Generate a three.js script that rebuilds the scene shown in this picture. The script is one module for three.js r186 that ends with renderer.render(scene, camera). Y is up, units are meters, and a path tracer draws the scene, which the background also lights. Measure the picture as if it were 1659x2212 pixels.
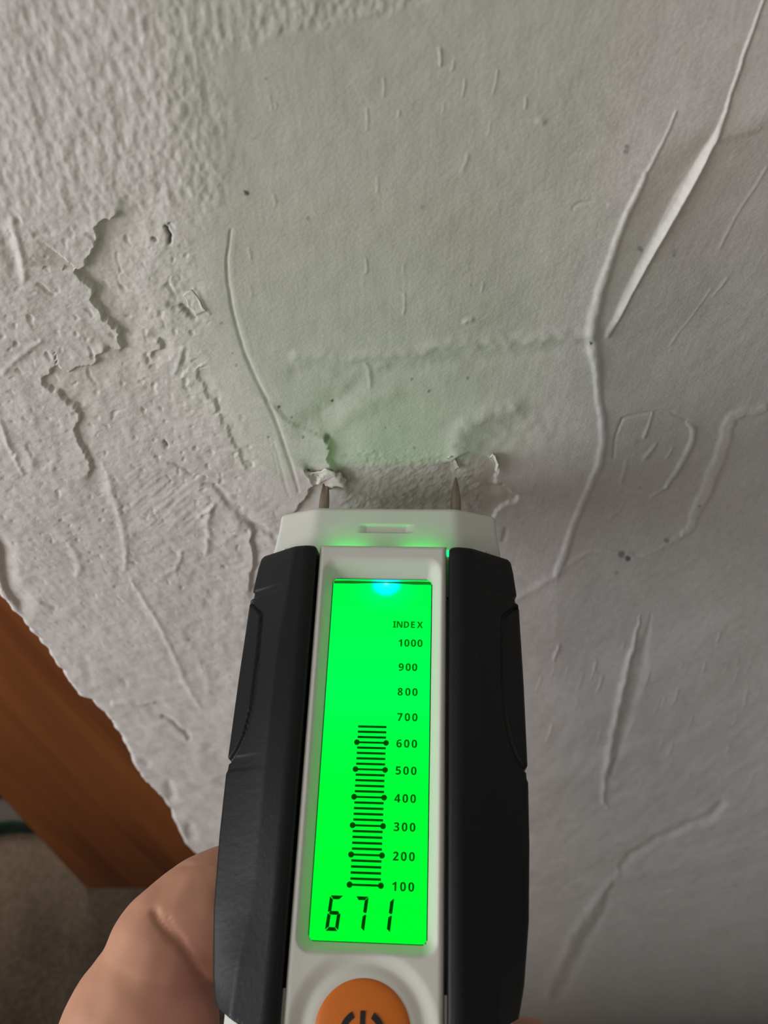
import * as THREE from 'three';
import { ImprovedNoise } from 'three/addons/math/ImprovedNoise.js';
import { MarchingCubes } from 'three/addons/objects/MarchingCubes.js';
import { mergeGeometries } from 'three/addons/utils/BufferGeometryUtils.js';
import { RoundedBoxGeometry } from 'three/addons/geometries/RoundedBoxGeometry.js';
import { RectAreaLightUniformsLib } from 'three/addons/lights/RectAreaLightUniformsLib.js';

// ---------------------------------------------------------------- camera, light, exposure
RectAreaLightUniformsLib.init();
const scene = new THREE.Scene();
const PITCH = THREE.MathUtils.degToRad(56), EYE = 1.89, DIST = 0.1072;   // the phone is held 11 cm from the wall, looking steeply down
const camera = new THREE.PerspectiveCamera(2 * Math.atan(1106 / 1912) * 180 / Math.PI, 1659 / 2212, 0.01, 20);
camera.position.set(0, EYE, DIST);
camera.rotation.x = -PITCH;
camera.focus = 0.158;
camera.userData.fStop = 30;
camera.updateMatrixWorld(true);
scene.add(camera);
scene.background = new THREE.Color(0.35, 0.4, 0.48);      // overcast daylight outside the window

const renderer = new THREE.WebGLRenderer();
renderer.toneMapping = THREE.LinearToneMapping;
renderer.toneMappingExposure = 1.0;
renderer.shadowMap.enabled = true;

const ROOM = { x0: -1.0, x1: 1.3, z0: -1.5, z1: 1.3, h: 2.6 };
const WIN = { y: 1.96, z: 0.42, w: 0.7, h: 0.84 };
const daylight = new THREE.RectAreaLight(new THREE.Color(0.965, 0.98, 1.0), 6.9, WIN.w - 0.1, WIN.h - 0.1);
daylight.name = 'window_light';
daylight.position.set(ROOM.x0 + 0.03, WIN.y, WIN.z);
daylight.lookAt(5, WIN.y, WIN.z);
scene.add(daylight);

// ---------------------------------------------------------------- helpers
const noise3 = new ImprovedNoise();
const N = (x, y, z = 0.37) => noise3.noise(x, y, z);
const fbm = (x, y, z, o = 3) => { let s = 0, a = 1; for (let i = 0; i < o; i++) { s += a * N(x, y, z + i * 7.1); x *= 2.03; y *= 2.03; a *= 0.5; } return s; };
const clamp = THREE.MathUtils.clamp, lerp = THREE.MathUtils.lerp;
const smooth = (a, b, x) => { const t = clamp((x - a) / (b - a), 0, 1); return t * t * (3 - 2 * t); };
let seedState = 12345;
const rand = () => { seedState = (seedState * 1664525 + 1013904223) >>> 0; return seedState / 4294967296; };
function table(rows, x) {                                  // piecewise linear look-up in [[x, y], ...]
  if (x <= rows[0][0]) return rows[0][1];
  for (let i = 1; i < rows.length; i++) if (x <= rows[i][0]) return lerp(rows[i - 1][1], rows[i][1], (x - rows[i - 1][0]) / (rows[i][0] - rows[i - 1][0]));
  return rows[rows.length - 1][1];
}
function shade(o) { o.castShadow = true; o.receiveShadow = true; return o; }
function mesh(name, geometry, material, parent) { const m = shade(new THREE.Mesh(geometry, material)); m.name = name; (parent || scene).add(m); return m; }
function tag(o, label, category, kind) { o.userData.label = label; if (category) o.userData.category = category; if (kind) o.userData.kind = kind; return o; }
function noiseTexture(size, fn, repeat, srgb) {            // tileable only through the noise it is given; fn(u, v) -> [r, g, b] 0..255
  const d = new Uint8Array(size * size * 4);
  for (let j = 0; j < size; j++) for (let i = 0; i < size; i++) { const c = fn(i / size, j / size), o = (j * size + i) * 4; d[o] = c[0]; d[o + 1] = c[1]; d[o + 2] = c[2]; d[o + 3] = 255; }
  const t = new THREE.DataTexture(d, size, size);
  t.magFilter = THREE.LinearFilter; t.minFilter = THREE.LinearMipmapLinearFilter; t.wrapS = t.wrapT = THREE.MirroredRepeatWrapping;
  if (srgb) t.colorSpace = THREE.SRGBColorSpace;
  t.repeat.set(repeat, repeat); t.needsUpdate = true;
  return t;
}
// camera model used to measure the photograph: F pixels of focal length, optical axis at (829.5, 1106)
const F = 1912, CX = 829.5, CY = 1106, cP = Math.cos(PITCH), sP = Math.sin(PITCH);
function onPlane(px, py, z = 0) {                          // where the sight line through a pixel meets the plane z
  const rx = (px - CX) / F, ry = (CY - py) / F, dy = -sP + ry * cP, dz = -cP - ry * sP, t = (DIST - z) / -dz;
  return [rx * t, EYE + dy * t, t];
}
function pixelOf(x, y, z = 0) {                            // inverse, for points on or near the wall plane
  const dy = y - EYE, dz = z - DIST, up = dy * cP - dz * sP, d = -dy * sP - dz * cP;
  return d > 0.01 ? [CX + F * x / d, CY - F * up / d, d] : [-9999, -9999, 1];
}

// ---------------------------------------------------------------- materials
const grainTile = noiseTexture(512, (u, v) => { const g = 128 + 70 * fbm(u * 60, v * 60, 1.3, 4) + 26 * (rand() - 0.5); return [g, g, g]; }, 1);
const plaster = new THREE.MeshStandardMaterial({ color: 0xffffff, vertexColors: true, roughness: 0.93, bumpMap: grainTile, bumpScale: 0.000045 });
plaster.bumpMap.repeat.set(34, 34);
const roomPaint = new THREE.MeshStandardMaterial({ color: new THREE.Color(0.55, 0.53, 0.5), roughness: 0.95 });

// ---------------------------------------------------------------- the plastered wall
// Features were measured in the photograph (pixels) and stand on the wall as relief in millimetres.
function jag(pts, amp, levels, seed) {                     // break a polyline into a ragged torn edge
  let p = pts.map((q) => q.slice()), s = seed || 1;
  const rnd = () => { s = (s * 16807) % 2147483647; return s / 2147483647 - 0.5; };
  for (let l = 0; l < levels; l++) {
    const out = [p[0]];
    for (let i = 1; i < p.length; i++) {
      const a = p[i - 1], b = p[i], dx = b[0] - a[0], dy = b[1] - a[1], len = Math.hypot(dx, dy) || 1, k = Math.min(amp, len * 0.5) * rnd();
      const m = [(a[0] + b[0]) / 2 - dy / len * k, (a[1] + b[1]) / 2 + dx / len * k];
      for (let c = 2; c < a.length; c++) m[c] = (a[c] + b[c]) / 2;
      out.push(m, b);
    }
    p = out; amp *= 0.6;
  }
  return p;
}
const features = [];
function feature(f) {
  f.x0 = Math.min(...f.pts.map((p) => p[0])) - f.reach; f.x1 = Math.max(...f.pts.map((p) => p[0])) + f.reach;
  f.y0 = Math.min(...f.pts.map((p) => p[1])) - f.reach; f.y1 = Math.max(...f.pts.map((p) => p[1])) + f.reach;
  features.push(f);
}
// a raised fold (h > 0) or a groove (h < 0): points carry their half width in pixels
const fold = (h, pts, o = {}) => feature({ type: 'fold', h: h * 0.62, pts: jag(pts, o.jag ?? 3, 2, pts.length * 77 + Math.round(pts[0][0])), wide: Math.max(...pts.map((p) => p[2])), reach: Math.max(...pts.map((p) => p[2])) * 3, flat: o.flat || 2, pale: o.pale || 0, dark: o.dark || 0 });
// a torn edge: the ground right of the walking direction lies deeper and rises back over `range` pixels
const scarp = (depth, range, pts, o = {}) => feature({ type: 'scarp', depth, range, pts: jag(pts, o.jag ?? 14, 3, pts.length * 31 + Math.round(pts[0][1])), reach: range * 1.3, lip: o.lip ?? 0.25, side: o.side || 1, bare: o.bare ?? 0.6, width: o.width || 3.2 });

// long raised cracks on the right
fold(0.25, [[1460, 240, 3], [1430, 310, 4], [1400, 365, 5]]);
fold(0.75, [[1394, 372, 5], [1385, 400, 7], [1350, 470, 8], [1325, 540, 9], [1300, 620, 11], [1288, 670, 13], [1279, 715, 14], [1284, 760, 13], [1292, 810, 10], [1293, 860, 8], [1301, 900, 9], [1303, 960, 9], [1296, 1000, 10], [1281, 1035, 9], [1257, 1090, 8], [1236, 1150, 8], [1216, 1210, 9], [1203, 1240, 7]], { flat: 3 });
fold(0.8, [[1668, -60, 3], [1645, 10, 3], [1605, 120, 4], [1590, 170, 4], [1575, 215, 4], [1560, 262, 5], [1542, 305, 7], [1510, 365, 8], [1475, 425, 11], [1450, 470, 11], [1432, 505, 9], [1400, 560, 9], [1367, 620, 8], [1333, 690, 7], [1313, 725, 7]], { flat: 3 });
fold(0.5, [[1659, 903, 9], [1620, 908, 9], [1590, 918, 11], [1575, 945, 14], [1565, 985, 14], [1552, 1025, 15], [1534, 1072, 14], [1512, 1112, 12], [1500, 1150, 9], [1480, 1166, 7]], { flat: 4, pale: 0.5, jag: 9 });
fold(0.3, [[1480, 1166, 5], [1452, 1186, 6], [1430, 1198, 4], [1370, 1215, 5], [1345, 1205, 4], [1285, 1194, 5], [1245, 1212, 7], [1200, 1247, 9], [1178, 1258, 9], [1110, 1297, 8]], { pale: 0.3, jag: 8 });
fold(0.55, [[1488, 924, 4], [1502, 942, 7], [1500, 965, 7], [1482, 1005, 7], [1458, 1045, 6], [1443, 1066, 5]], { flat: 3, pale: 0.2 });
fold(-0.3, [[1326, 990, 3], [1330, 940, 3], [1345, 905, 3], [1400, 897, 3], [1450, 900, 3], [1490, 922, 3]]);
fold(0.35, [[1411, 898, 3], [1393, 948, 5]]); fold(0.35, [[1418, 968, 5], [1395, 997, 6]]); fold(0.25, [[1353, 1003, 5], [1343, 1045, 5]]);
fold(0.2, [[1455, 980, 3], [1443, 1002, 3]]); fold(0.2, [[1366, 955, 7], [1372, 958, 7]]);
fold(0.2, [[1443, 1066, 4], [1410, 1085, 4]]); fold(0.15, [[1340, 1110, 6], [1322, 1126, 6]]);
fold(0.9, [[1384, 1338, 2], [1377, 1368, 4], [1358, 1440, 8], [1342, 1500, 9], [1330, 1560, 9], [1316, 1640, 9], [1306, 1690, 7], [1304, 1735, 5], [1312, 1745, 3]], { jag: 7 });
fold(-0.7, [[1408, 1335, 2], [1402, 1370, 6], [1384, 1440, 14], [1366, 1510, 13], [1344, 1590, 11], [1322, 1670, 7]]);
fold(2.2, [[1335, 1880, 8], [1295, 1938, 11], [1252, 2000, 14], [1222, 2060, 14], [1195, 2110, 14], [1182, 2150, 11]], { jag: 6 });
fold(-1.6, [[1560, 1738, 10], [1510, 1775, 11], [1440, 1805, 10], [1362, 1850, 10], [1332, 1882, 8], [1312, 1930, 8]], { jag: 8 });
fold(-2.0, [[1312, 1950, 8], [1272, 2020, 12], [1238, 2085, 14], [1208, 2150, 14]], { jag: 6 });
// fine scratches, right
fold(0.12, [[1659, 372, 4], [1600, 465, 4], [1560, 545, 4]]); fold(0.12, [[1577, 616, 3], [1545, 655, 3]]); fold(0.1, [[1540, 640, 3], [1450, 760, 3]]);
fold(0.1, [[1010, 340, 5], [1000, 370, 5]]); fold(-0.15, [[1238, 450, 4], [1250, 438, 4], [1275, 434, 4], [1310, 440, 4]]);
fold(0.18, [[950, 110, 4], [952, 145, 4]]); fold(0.15, [[1136, 215, 3], [1135, 235, 3]]);
for (let i = 0; i < 46; i++) { const x = 1150 + rand() * 500, y = 1360 + rand() * 330, l = 8 + rand() * 26; fold(0.05 + rand() * 0.13, [[x, y, 3], [x - l * 0.35, y + l, 3]]); }
for (let i = 0; i < 18; i++) { const x = 480 + rand() * 600, y = 120 + rand() * 560, l = 8 + rand() * 40; fold(0.06 + rand() * 0.08, [[x, y, 3], [x + (x - 830) * -0.0008 * l, y + l, 3]]); }
// soft horizontal folds in the middle
fold(0.55, [[640, 768, 12], [760, 772, 12], [900, 760, 14], [960, 744, 14], [1020, 742, 15], [1070, 740, 15], [1130, 734, 16], [1200, 724, 16], [1278, 722, 13]], { jag: 12 });
fold(-0.35, [[640, 800, 18], [800, 806, 18], [960, 782, 16], [1070, 774, 15], [1200, 758, 14], [1275, 748, 10]], { jag: 10 });
fold(0.75, [[985, 975, 22], [992, 940, 24], [1018, 912, 24], [1055, 892, 22], [1110, 878, 20]], { jag: 8 });
fold(-0.55, [[1060, 965, 38], [1100, 930, 40], [1160, 915, 40], [1230, 930, 34]], { jag: 10 });
fold(-0.5, [[655, 925, 22], [690, 895, 26], [730, 860, 24], [770, 838, 16]], { jag: 8 });
fold(0.35, [[720, 930, 20], [780, 880, 22], [850, 850, 20]], { jag: 8 });
fold(0.25, [[790, 785, 5], [797, 800, 6], [800, 832, 4]]); fold(0.2, [[815, 795, 10], [832, 790, 8]]);
fold(0.3, [[1005, 694, 6], [1018, 690, 6]]); fold(0.25, [[1165, 262, 8], [1172, 264, 8]]);
// left of the middle: a long drawn trowel line
fold(-0.34, [[498, 500, 3], [490, 560, 3.5], [492, 610, 4], [500, 660, 4], [512, 710, 4], [531, 770, 4], [562, 835, 4], [590, 890, 4], [612, 950, 4], [628, 1000, 4], [645, 1060, 3]], { jag: 1.5 });
fold(0.045, [[509, 500, 4], [503, 560, 4], [505, 610, 5], [514, 660, 5], [526, 710, 5], [544, 770, 5], [573, 828, 5], [604, 888, 4], [628, 950, 4]], { jag: 1.5 });
fold(-0.12, [[590, 950, 4], [605, 1000, 4], [625, 1070, 4]]); fold(-0.08, [[582, 945, 3], [600, 1020, 3]]);
// torn paint edges, left
scarp(0.75, 120, [[250, 467], [225, 474], [205, 490], [208, 522], [190, 556], [183, 576], [163, 580], [172, 597], [200, 622], [196, 648], [224, 694], [252, 712], [256, 740], [264, 754], [262, 758]], { side: -1, lip: 0.3 });
scarp(0.5, 60, [[226, 758], [208, 770], [204, 790], [196, 792], [165, 794], [140, 800], [125, 790], [110, 806], [92, 816], [105, 836], [140, 862], [166, 880], [174, 898], [162, 925], [172, 952], [188, 985], [197, 1006], [194, 1022]], { side: -1, lip: 0.2 });
scarp(0.16, 30, [[393, 812], [425, 796], [432, 822], [444, 836], [456, 862], [470, 884], [484, 912], [501, 942], [512, 965], [522, 985], [532, 1008]], { side: -1, lip: 0.15, bare: 0, jag: 14 });
scarp(0.5, 30, [[328, 771], [336, 762], [350, 757], [346, 744], [338, 736]], { side: 1, lip: 0.1, jag: 6 });
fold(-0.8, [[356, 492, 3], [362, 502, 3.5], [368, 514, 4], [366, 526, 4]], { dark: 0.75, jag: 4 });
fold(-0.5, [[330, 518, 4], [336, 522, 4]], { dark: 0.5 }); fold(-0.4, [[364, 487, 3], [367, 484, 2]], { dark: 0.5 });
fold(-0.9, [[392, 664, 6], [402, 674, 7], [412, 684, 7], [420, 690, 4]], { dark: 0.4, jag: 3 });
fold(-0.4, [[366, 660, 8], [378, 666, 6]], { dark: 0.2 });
fold(0.3, [[418, 628, 4], [428, 642, 4], [440, 668, 4], [452, 680, 3]]);
fold(0.35, [[395, 755, 5], [388, 780, 7], [376, 808, 6]]); fold(-0.4, [[398, 765, 7], [395, 785, 6]]);
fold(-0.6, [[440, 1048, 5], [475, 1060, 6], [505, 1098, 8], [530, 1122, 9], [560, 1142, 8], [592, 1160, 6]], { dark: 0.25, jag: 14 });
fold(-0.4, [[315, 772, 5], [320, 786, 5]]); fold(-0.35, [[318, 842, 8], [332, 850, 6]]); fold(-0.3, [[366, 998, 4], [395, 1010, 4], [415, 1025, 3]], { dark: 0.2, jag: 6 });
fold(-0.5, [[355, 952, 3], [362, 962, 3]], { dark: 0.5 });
scarp(0.5, 40, [[545, 1146], [541, 1170], [549, 1205], [544, 1238], [540, 1275]], { side: -1, lip: 0.35, bare: 0, jag: 5 });
scarp(1.1, 46, [[-6, 1180], [0, 1235], [8, 1268], [20, 1290], [36, 1308]], { side: -1, lip: 0.15, width: 4, jag: 4 });
// ridges left by the trowel, lower left
fold(0.4, [[222, 1002, 5], [238, 1048, 8], [252, 1085, 9], [266, 1140, 8], [272, 1195, 7], [270, 1232, 7]], { jag: 6 });
fold(0.45, [[284, 1258, 5], [310, 1298, 5], [338, 1338, 6], [362, 1385, 6], [380, 1425, 7], [396, 1465, 8], [415, 1502, 8], [432, 1528, 5]], { jag: 4 });
fold(0.25, [[392, 1370, 10], [420, 1410, 10], [448, 1465, 10], [455, 1505, 8]], { jag: 4 });
fold(0.4, [[455, 1095, 6], [446, 1125, 8], [452, 1160, 8], [446, 1195, 6]], { jag: 8 }); fold(0.35, [[462, 1092, 5], [430, 1115, 5]]);
fold(0.3, [[390, 1195, 6], [378, 1235, 6], [340, 1255, 5]], { jag: 8 }); fold(0.25, [[515, 1140, 8], [490, 1165, 7], [470, 1180, 6]], { jag: 7 });
fold(0.4, [[152, 1180, 8], [172, 1225, 9], [168, 1240, 9]], { jag: 8 }); fold(0.6, [[245, 1518, 6], [290, 1520, 6], [330, 1518, 5]], { jag: 6 });
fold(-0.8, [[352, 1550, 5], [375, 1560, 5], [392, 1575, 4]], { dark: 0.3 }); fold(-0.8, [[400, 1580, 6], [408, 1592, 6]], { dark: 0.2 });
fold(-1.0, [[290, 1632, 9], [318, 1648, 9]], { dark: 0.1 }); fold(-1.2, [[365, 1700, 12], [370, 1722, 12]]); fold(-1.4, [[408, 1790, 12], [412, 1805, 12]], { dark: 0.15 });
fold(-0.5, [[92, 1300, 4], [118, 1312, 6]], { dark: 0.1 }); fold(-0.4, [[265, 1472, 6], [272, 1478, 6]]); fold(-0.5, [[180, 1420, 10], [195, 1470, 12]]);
fold(0.4, [[0, 905, 5], [20, 960, 6], [50, 1020, 5]]); fold(0.35, [[55, 960, 10], [70, 1010, 12], [110, 1015, 10], [122, 985, 9]], { jag: 8 });
fold(-0.5, [[-5, 490, 14], [15, 520, 16], [35, 580, 14]]); fold(0.4, [[25, 480, 9], [48, 560, 9], [52, 600, 8]]); fold(-0.3, [[55, 780, 12], [95, 762, 14]]); fold(0.3, [[10, 800, 7], [60, 755, 7], [88, 735, 6]]);
// the hollow around the electrode pins
scarp(0.16, 120, [[575, 862], [610, 894], [640, 918], [672, 932], [704, 948]], { side: -1, lip: 0.1, bare: 0, jag: 6, width: 5 });
scarp(0.55, 90, [[704, 948], [714, 966], [709, 992], [716, 1006], [722, 1012], [740, 1034], [750, 1046]], { side: -1, lip: 0.25, bare: 0.7, jag: 9 });
scarp(0.55, 50, [[640, 1105], [662, 1075], [668, 1056], [684, 1044], [672, 1032], [660, 1014]], { side: 1, lip: 0.2, jag: 8 });
scarp(0.5, 60, [[1064, 1122], [1082, 1094], [1112, 1084], [1118, 1072], [1098, 1058], [1085, 1046], [1064, 1048]], { side: -1, lip: 0.1, jag: 6 });
scarp(0.45, 40, [[1070, 1040], [1076, 1018], [1068, 1000], [1046, 984], [1012, 976], [988, 984], [970, 998]], { side: -1, lip: 0.25, bare: 0.5, jag: 5 });
fold(-0.25, [[1092, 1145, 5], [1086, 1168, 5]], { dark: 0.25 });
// upper right: where the loose coat tents away from the wall
scarp(0.22, 60, [[1640, 284], [1600, 296], [1550, 308]], { side: -1, lip: 0, bare: 0, jag: 4, width: 12 });
const marksAndPits = [[533, 421, 5, 0.8], [528, 417, 3, 0.6], [1355, 318, 5, 0.45], [1352, 328, 5, 0.45], [1383, 541, 5, 0.4], [1387, 546, 4, 0.35], [1458, 546, 6, 0.18], [1457, 556, 4, 0.25], [603, 877, 3, 0.8], [718, 866, 3, 0.8], [655, 942, 3, 0.6], [630, 900, 3, 0.5],  // small brown marks, and pits whose shade is painted as dark dots
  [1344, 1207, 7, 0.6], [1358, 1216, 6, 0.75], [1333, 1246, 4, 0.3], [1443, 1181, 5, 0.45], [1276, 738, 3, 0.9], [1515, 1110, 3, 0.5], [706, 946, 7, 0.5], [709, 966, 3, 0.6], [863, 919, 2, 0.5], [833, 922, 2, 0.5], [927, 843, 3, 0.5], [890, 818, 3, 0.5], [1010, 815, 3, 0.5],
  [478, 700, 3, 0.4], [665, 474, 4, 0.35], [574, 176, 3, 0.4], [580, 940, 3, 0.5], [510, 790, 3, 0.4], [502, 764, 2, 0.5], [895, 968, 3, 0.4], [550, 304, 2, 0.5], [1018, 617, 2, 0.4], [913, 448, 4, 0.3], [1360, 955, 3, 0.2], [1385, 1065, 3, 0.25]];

function segment(f, px, py) {                              // nearest distance to a feature's polyline, signed by side, with the half width there
  let best = 1e9, sign = 1, wid = 1, along = 0;
  const p = f.pts;
  for (let i = 1; i < p.length; i++) {
    const a = p[i - 1], b = p[i], dx = b[0] - a[0], dy = b[1] - a[1], l2 = dx * dx + dy * dy || 1;
    const t0 = ((px - a[0]) * dx + (py - a[1]) * dy) / l2, t = t0 < 0 ? 0 : t0 > 1 ? 1 : t0, ex = px - a[0] - dx * t, ey = py - a[1] - dy * t, d = ex * ex + ey * ey;
    if (d < best) { best = d; sign = dx * (py - a[1]) - dy * (px - a[0]) > 0 ? 1 : -1; wid = (a[2] ?? 1) + ((b[2] ?? 1) - (a[2] ?? 1)) * t; along = (i === 1 && t0 < 0) || (i === p.length - 1 && t0 > 1) ? (dx * (py - a[1]) - dy * (px - a[0])) / Math.sqrt(l2 * d + 1e-9) : 9; }
  }
  return [Math.sqrt(best), sign, wid, along];
}
const stippleArea = (px, py) => { const edge = 470 + 60 * N(px / 90, py / 90, 3.1) + 560 * smooth(140, -40, py); return smooth(edge + 60, edge - 60, px) * smooth(520, 430, py + 60 * N(px / 60, py / 60, 5)); };
const plasterArea = (px, py) => smooth(30, -30, px - table([[350, 440], [480, 400], [620, 430], [780, 440], [850, 470], [1000, 560], [1120, 610], [1400, 640], [3000, 700]], py) + 50 * N(px / 40, py / 40, 8)) * smooth(430, 500, py);
const hollow = (px, py) => smooth(0, 40, px - 712) * smooth(0, 40, 1062 - px) * smooth(962, 1000, py + 30 * N(px / 30, py / 30, 2)) * smooth(1300, 1200, py);
const R1 = [[240, 1462], [365, 1400], [470, 1350], [540, 1325], [620, 1300], [715, 1279], [860, 1293], [960, 1303], [1035, 1281], [1150, 1236], [1240, 1203]], R2 = [[262, 1560], [305, 1542], [425, 1475], [560, 1400], [690, 1333], [725, 1313], [800, 1294], [860, 1293], [960, 1303], [1035, 1281], [1150, 1236], [1240, 1203]], TENT = [[1100, 415], [1240, 388], [1340, 358], [1545, 308], [1659, 280], [2100, 180]];
function tent(px, py) {                                    // the loose coat leans away from the window right of each crack
  const a = table(R1, py), b = Math.max(a, table(R2, py));
  if (px <= a) return 0;
  const below = smooth(-50, 46, py - table(TENT, px)) * smooth(1650, 1050, py), near = Math.min((px - a) / 85, (b - a) / 85, 1.25);
  return -below * (near * (1 - smooth(-8, 5, px - b) * smooth(20, 60, b - a)) + 3.6 * (1 - Math.exp(-Math.max(0, px - b) / 330)));
}
function relief(px, py, x, y, step) {                      // x, y and the result in millimetres; step: size of the mesh there in mm
  const ok = (wave) => clamp(wave / (2.5 * step) - 0.3, 0, 1);
  let h = 0.9 * N(x / 55, y / 60, 0.2) + 0.3 * ok(15) * N(x / 15, y / 17, 4.4), bare = 0, pale = 0, dark = 0;
  if (px > 1150 && px < 2100 && py > 200 && py < 1700) h += tent(px, py);
  h += 0.055 * ok(3) * N(x / 3, y / 3.6, 1.1) + 0.016 * ok(0.9) * N(x / 0.9, y / 0.9, 6.2);
  if (px > -400 && px < 2100 && py > -300 && py < 2260) {
    const s = stippleArea(px, py), p = plasterArea(px, py), c = (1 - s) * (1 - p), w = hollow(px, py);
    if (s > 0) { const a = N(x / 1.0, y / 1.7, 9.3), b = N(x / 0.55, y / 0.8, 2.7); h += s * 0.78 * (0.19 * a + 0.06 * b + 0.14 * N(x / 2.4, y / 3.6, 3.3) - 0.1 * Math.max(0, N(x / 1.3, y / 1.6, 5.3) - 0.25)); }
    if (p > 0) {
      h += p * (0.2 * ok(4) * N(x / 4, y / 5, 7.7) + 0.11 * ok(1.7) * N(x / 1.7, y / 2, 3.9) + 0.06 * ok(0.8) * N(x / 0.8, y / 0.9, 1.9) + 0.05 * ok(0.4) * N(x / 0.4, y / 0.45, 4.9));
      const pit = N(x / 1.5, y / 1.9, 17.3); if (pit > 0.38) h -= p * ok(1.2) * 0.9 * (pit - 0.38);
      const hatch = smooth(250, 290, px) * smooth(480, 430, px) * smooth(1000, 1030, py) * smooth(1180, 1120, py);
      if (hatch > 0) { const a = (px * 0.66 + py * 0.75) / 9, b = (px * 0.75 - py * 0.66) / 70; h += hatch * 0.11 * N(a, b, 5.5); }
      h += p * 0.5 * smooth(1300, 1700, py) * ok(12) * N(x / 9, y / 16, 2.2);
    }
    if (c > 0) { h += c * (0.012 * N(x / 0.9, y / 9, 4.1) + 0.016 * N(x / 7, y / 1.6, 2.1) * ok(1.6)); h += c * 0.14 * smooth(1250, 1700, py) * N(x / 6, y / 22, 8.8) * ok(20); }
    if (w > 0) h += w * (0.13 * N(x / 1.6, y / 1.6, 12) + 0.08 * N(x / 0.7, y / 0.7, 13));
    for (const f of features) {
      if (px < f.x0 || px > f.x1 || py < f.y0 || py > f.y1) continue;
      const [d, sign, wid, along] = segment(f, px, py);
      if (f.type === 'fold') {
        const q = d / wid; if (q > 3) continue;
        const tall = Math.pow(wid / f.wide, 0.9);
        const g = Math.exp(-Math.pow(q, f.flat) * 1.2), n = 1 + 0.35 * N(px / 22, py / 22, 3);
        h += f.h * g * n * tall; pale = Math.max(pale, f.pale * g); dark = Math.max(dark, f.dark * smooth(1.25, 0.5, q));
      } else {
        const s2 = sign * f.side, fade = 1, k = along > 2 ? smooth(-f.width, f.width, s2 * d) : 0.5 + 0.5 * clamp(along * f.side * smooth(0, 4, d), -1, 1);          // 1 on the deeper side
        const back = 1 - smooth(0, f.range, d);
        h += fade * (-f.depth * k * back + f.lip * (1 - k) * Math.exp(-d / 14)); bare = Math.max(bare, f.bare * k * fade * smooth(f.range, f.range * 0.4, d + 16 * N(px / 20, py / 20, 6)));
      }
    }
  }
  return [h, bare, pale, dark];
}
const edgePoints = [[-400, 0], [0, 1293], [20, 1311], [26, 1328], [46, 1343], [57, 1363], [91, 1402], [104, 1424], [130, 1454], [143, 1476], [167, 1504], [191, 1511], [202, 1526], [226, 1546], [243, 1567], [263, 1593], [278, 1624], [289, 1659], [304, 1685], [324, 1704], [348, 1728], [367, 1754], [370, 1767], [387, 1798], [400, 1828], [428, 1857]].slice(1).map(([a, b]) => { const q = onPlane(a, b); return [-q[1], q[0]]; });
edgePoints.unshift([edgePoints[0][0] - 0.02, -0.0965]); edgePoints.push([edgePoints[edgePoints.length - 1][0] + 0.06, -0.095]);
const wallEdge = (y) => table(edgePoints, -y) + 0.0006 * N(y * 260, 3.3, 1) + 0.0004 * N(y * 700, 1.3, 2);
const wallBow = (x) => { const q = Math.max(0, x + 0.03) / 0.15; return -0.021 * (1 - Math.exp(-q * q)); };   // bend added to turn the right side from the window, darkening it (metres)
const wallTint = (px, py, out, bare, pale, dark) => {
  const green = smooth(-70, 70, px - table([[0, 330], [400, 430], [700, 470], [900, 610], [960, 690], [3000, 760]], py)) * smooth(1350, 1080, px + 0.25 * (py - 500)) * smooth(1300, 1120, py);  // greenish coat, its tint raised to carry part of the display's glow
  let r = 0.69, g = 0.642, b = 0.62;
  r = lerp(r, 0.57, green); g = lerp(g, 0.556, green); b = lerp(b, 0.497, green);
  const rightShade = smooth(1000, 1350, px) * smooth(300, 900, py); r = lerp(r, 0.535, rightShade); g = lerp(g, 0.522, rightShade); b = lerp(b, 0.515, rightShade);  // darkens and cools the right side's colour, where the wall lies in shade
  r = lerp(r, 0.58, bare * 0.7 * (1 - green * 0.8)); g = lerp(g, 0.525, bare * 0.7 * (1 - green * 0.8)); b = lerp(b, 0.475, bare * 0.7 * (1 - green * 0.8));
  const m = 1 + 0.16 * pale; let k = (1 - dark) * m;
  const rough = 1 - green * 0.6, n = 1 + 0.05 * N(px / 60, py / 60, 21) + 0.06 * rough * N(px / 15, py / 13, 22) + 0.07 * rough * N(px / 6, py / 6, 23) - 0.25 * rough * Math.max(0, N(px / 9, py / 8, 25) - 0.45);
  out[0] = r * k * n; out[1] = g * k * n; out[2] = b * k * n;
};
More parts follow.
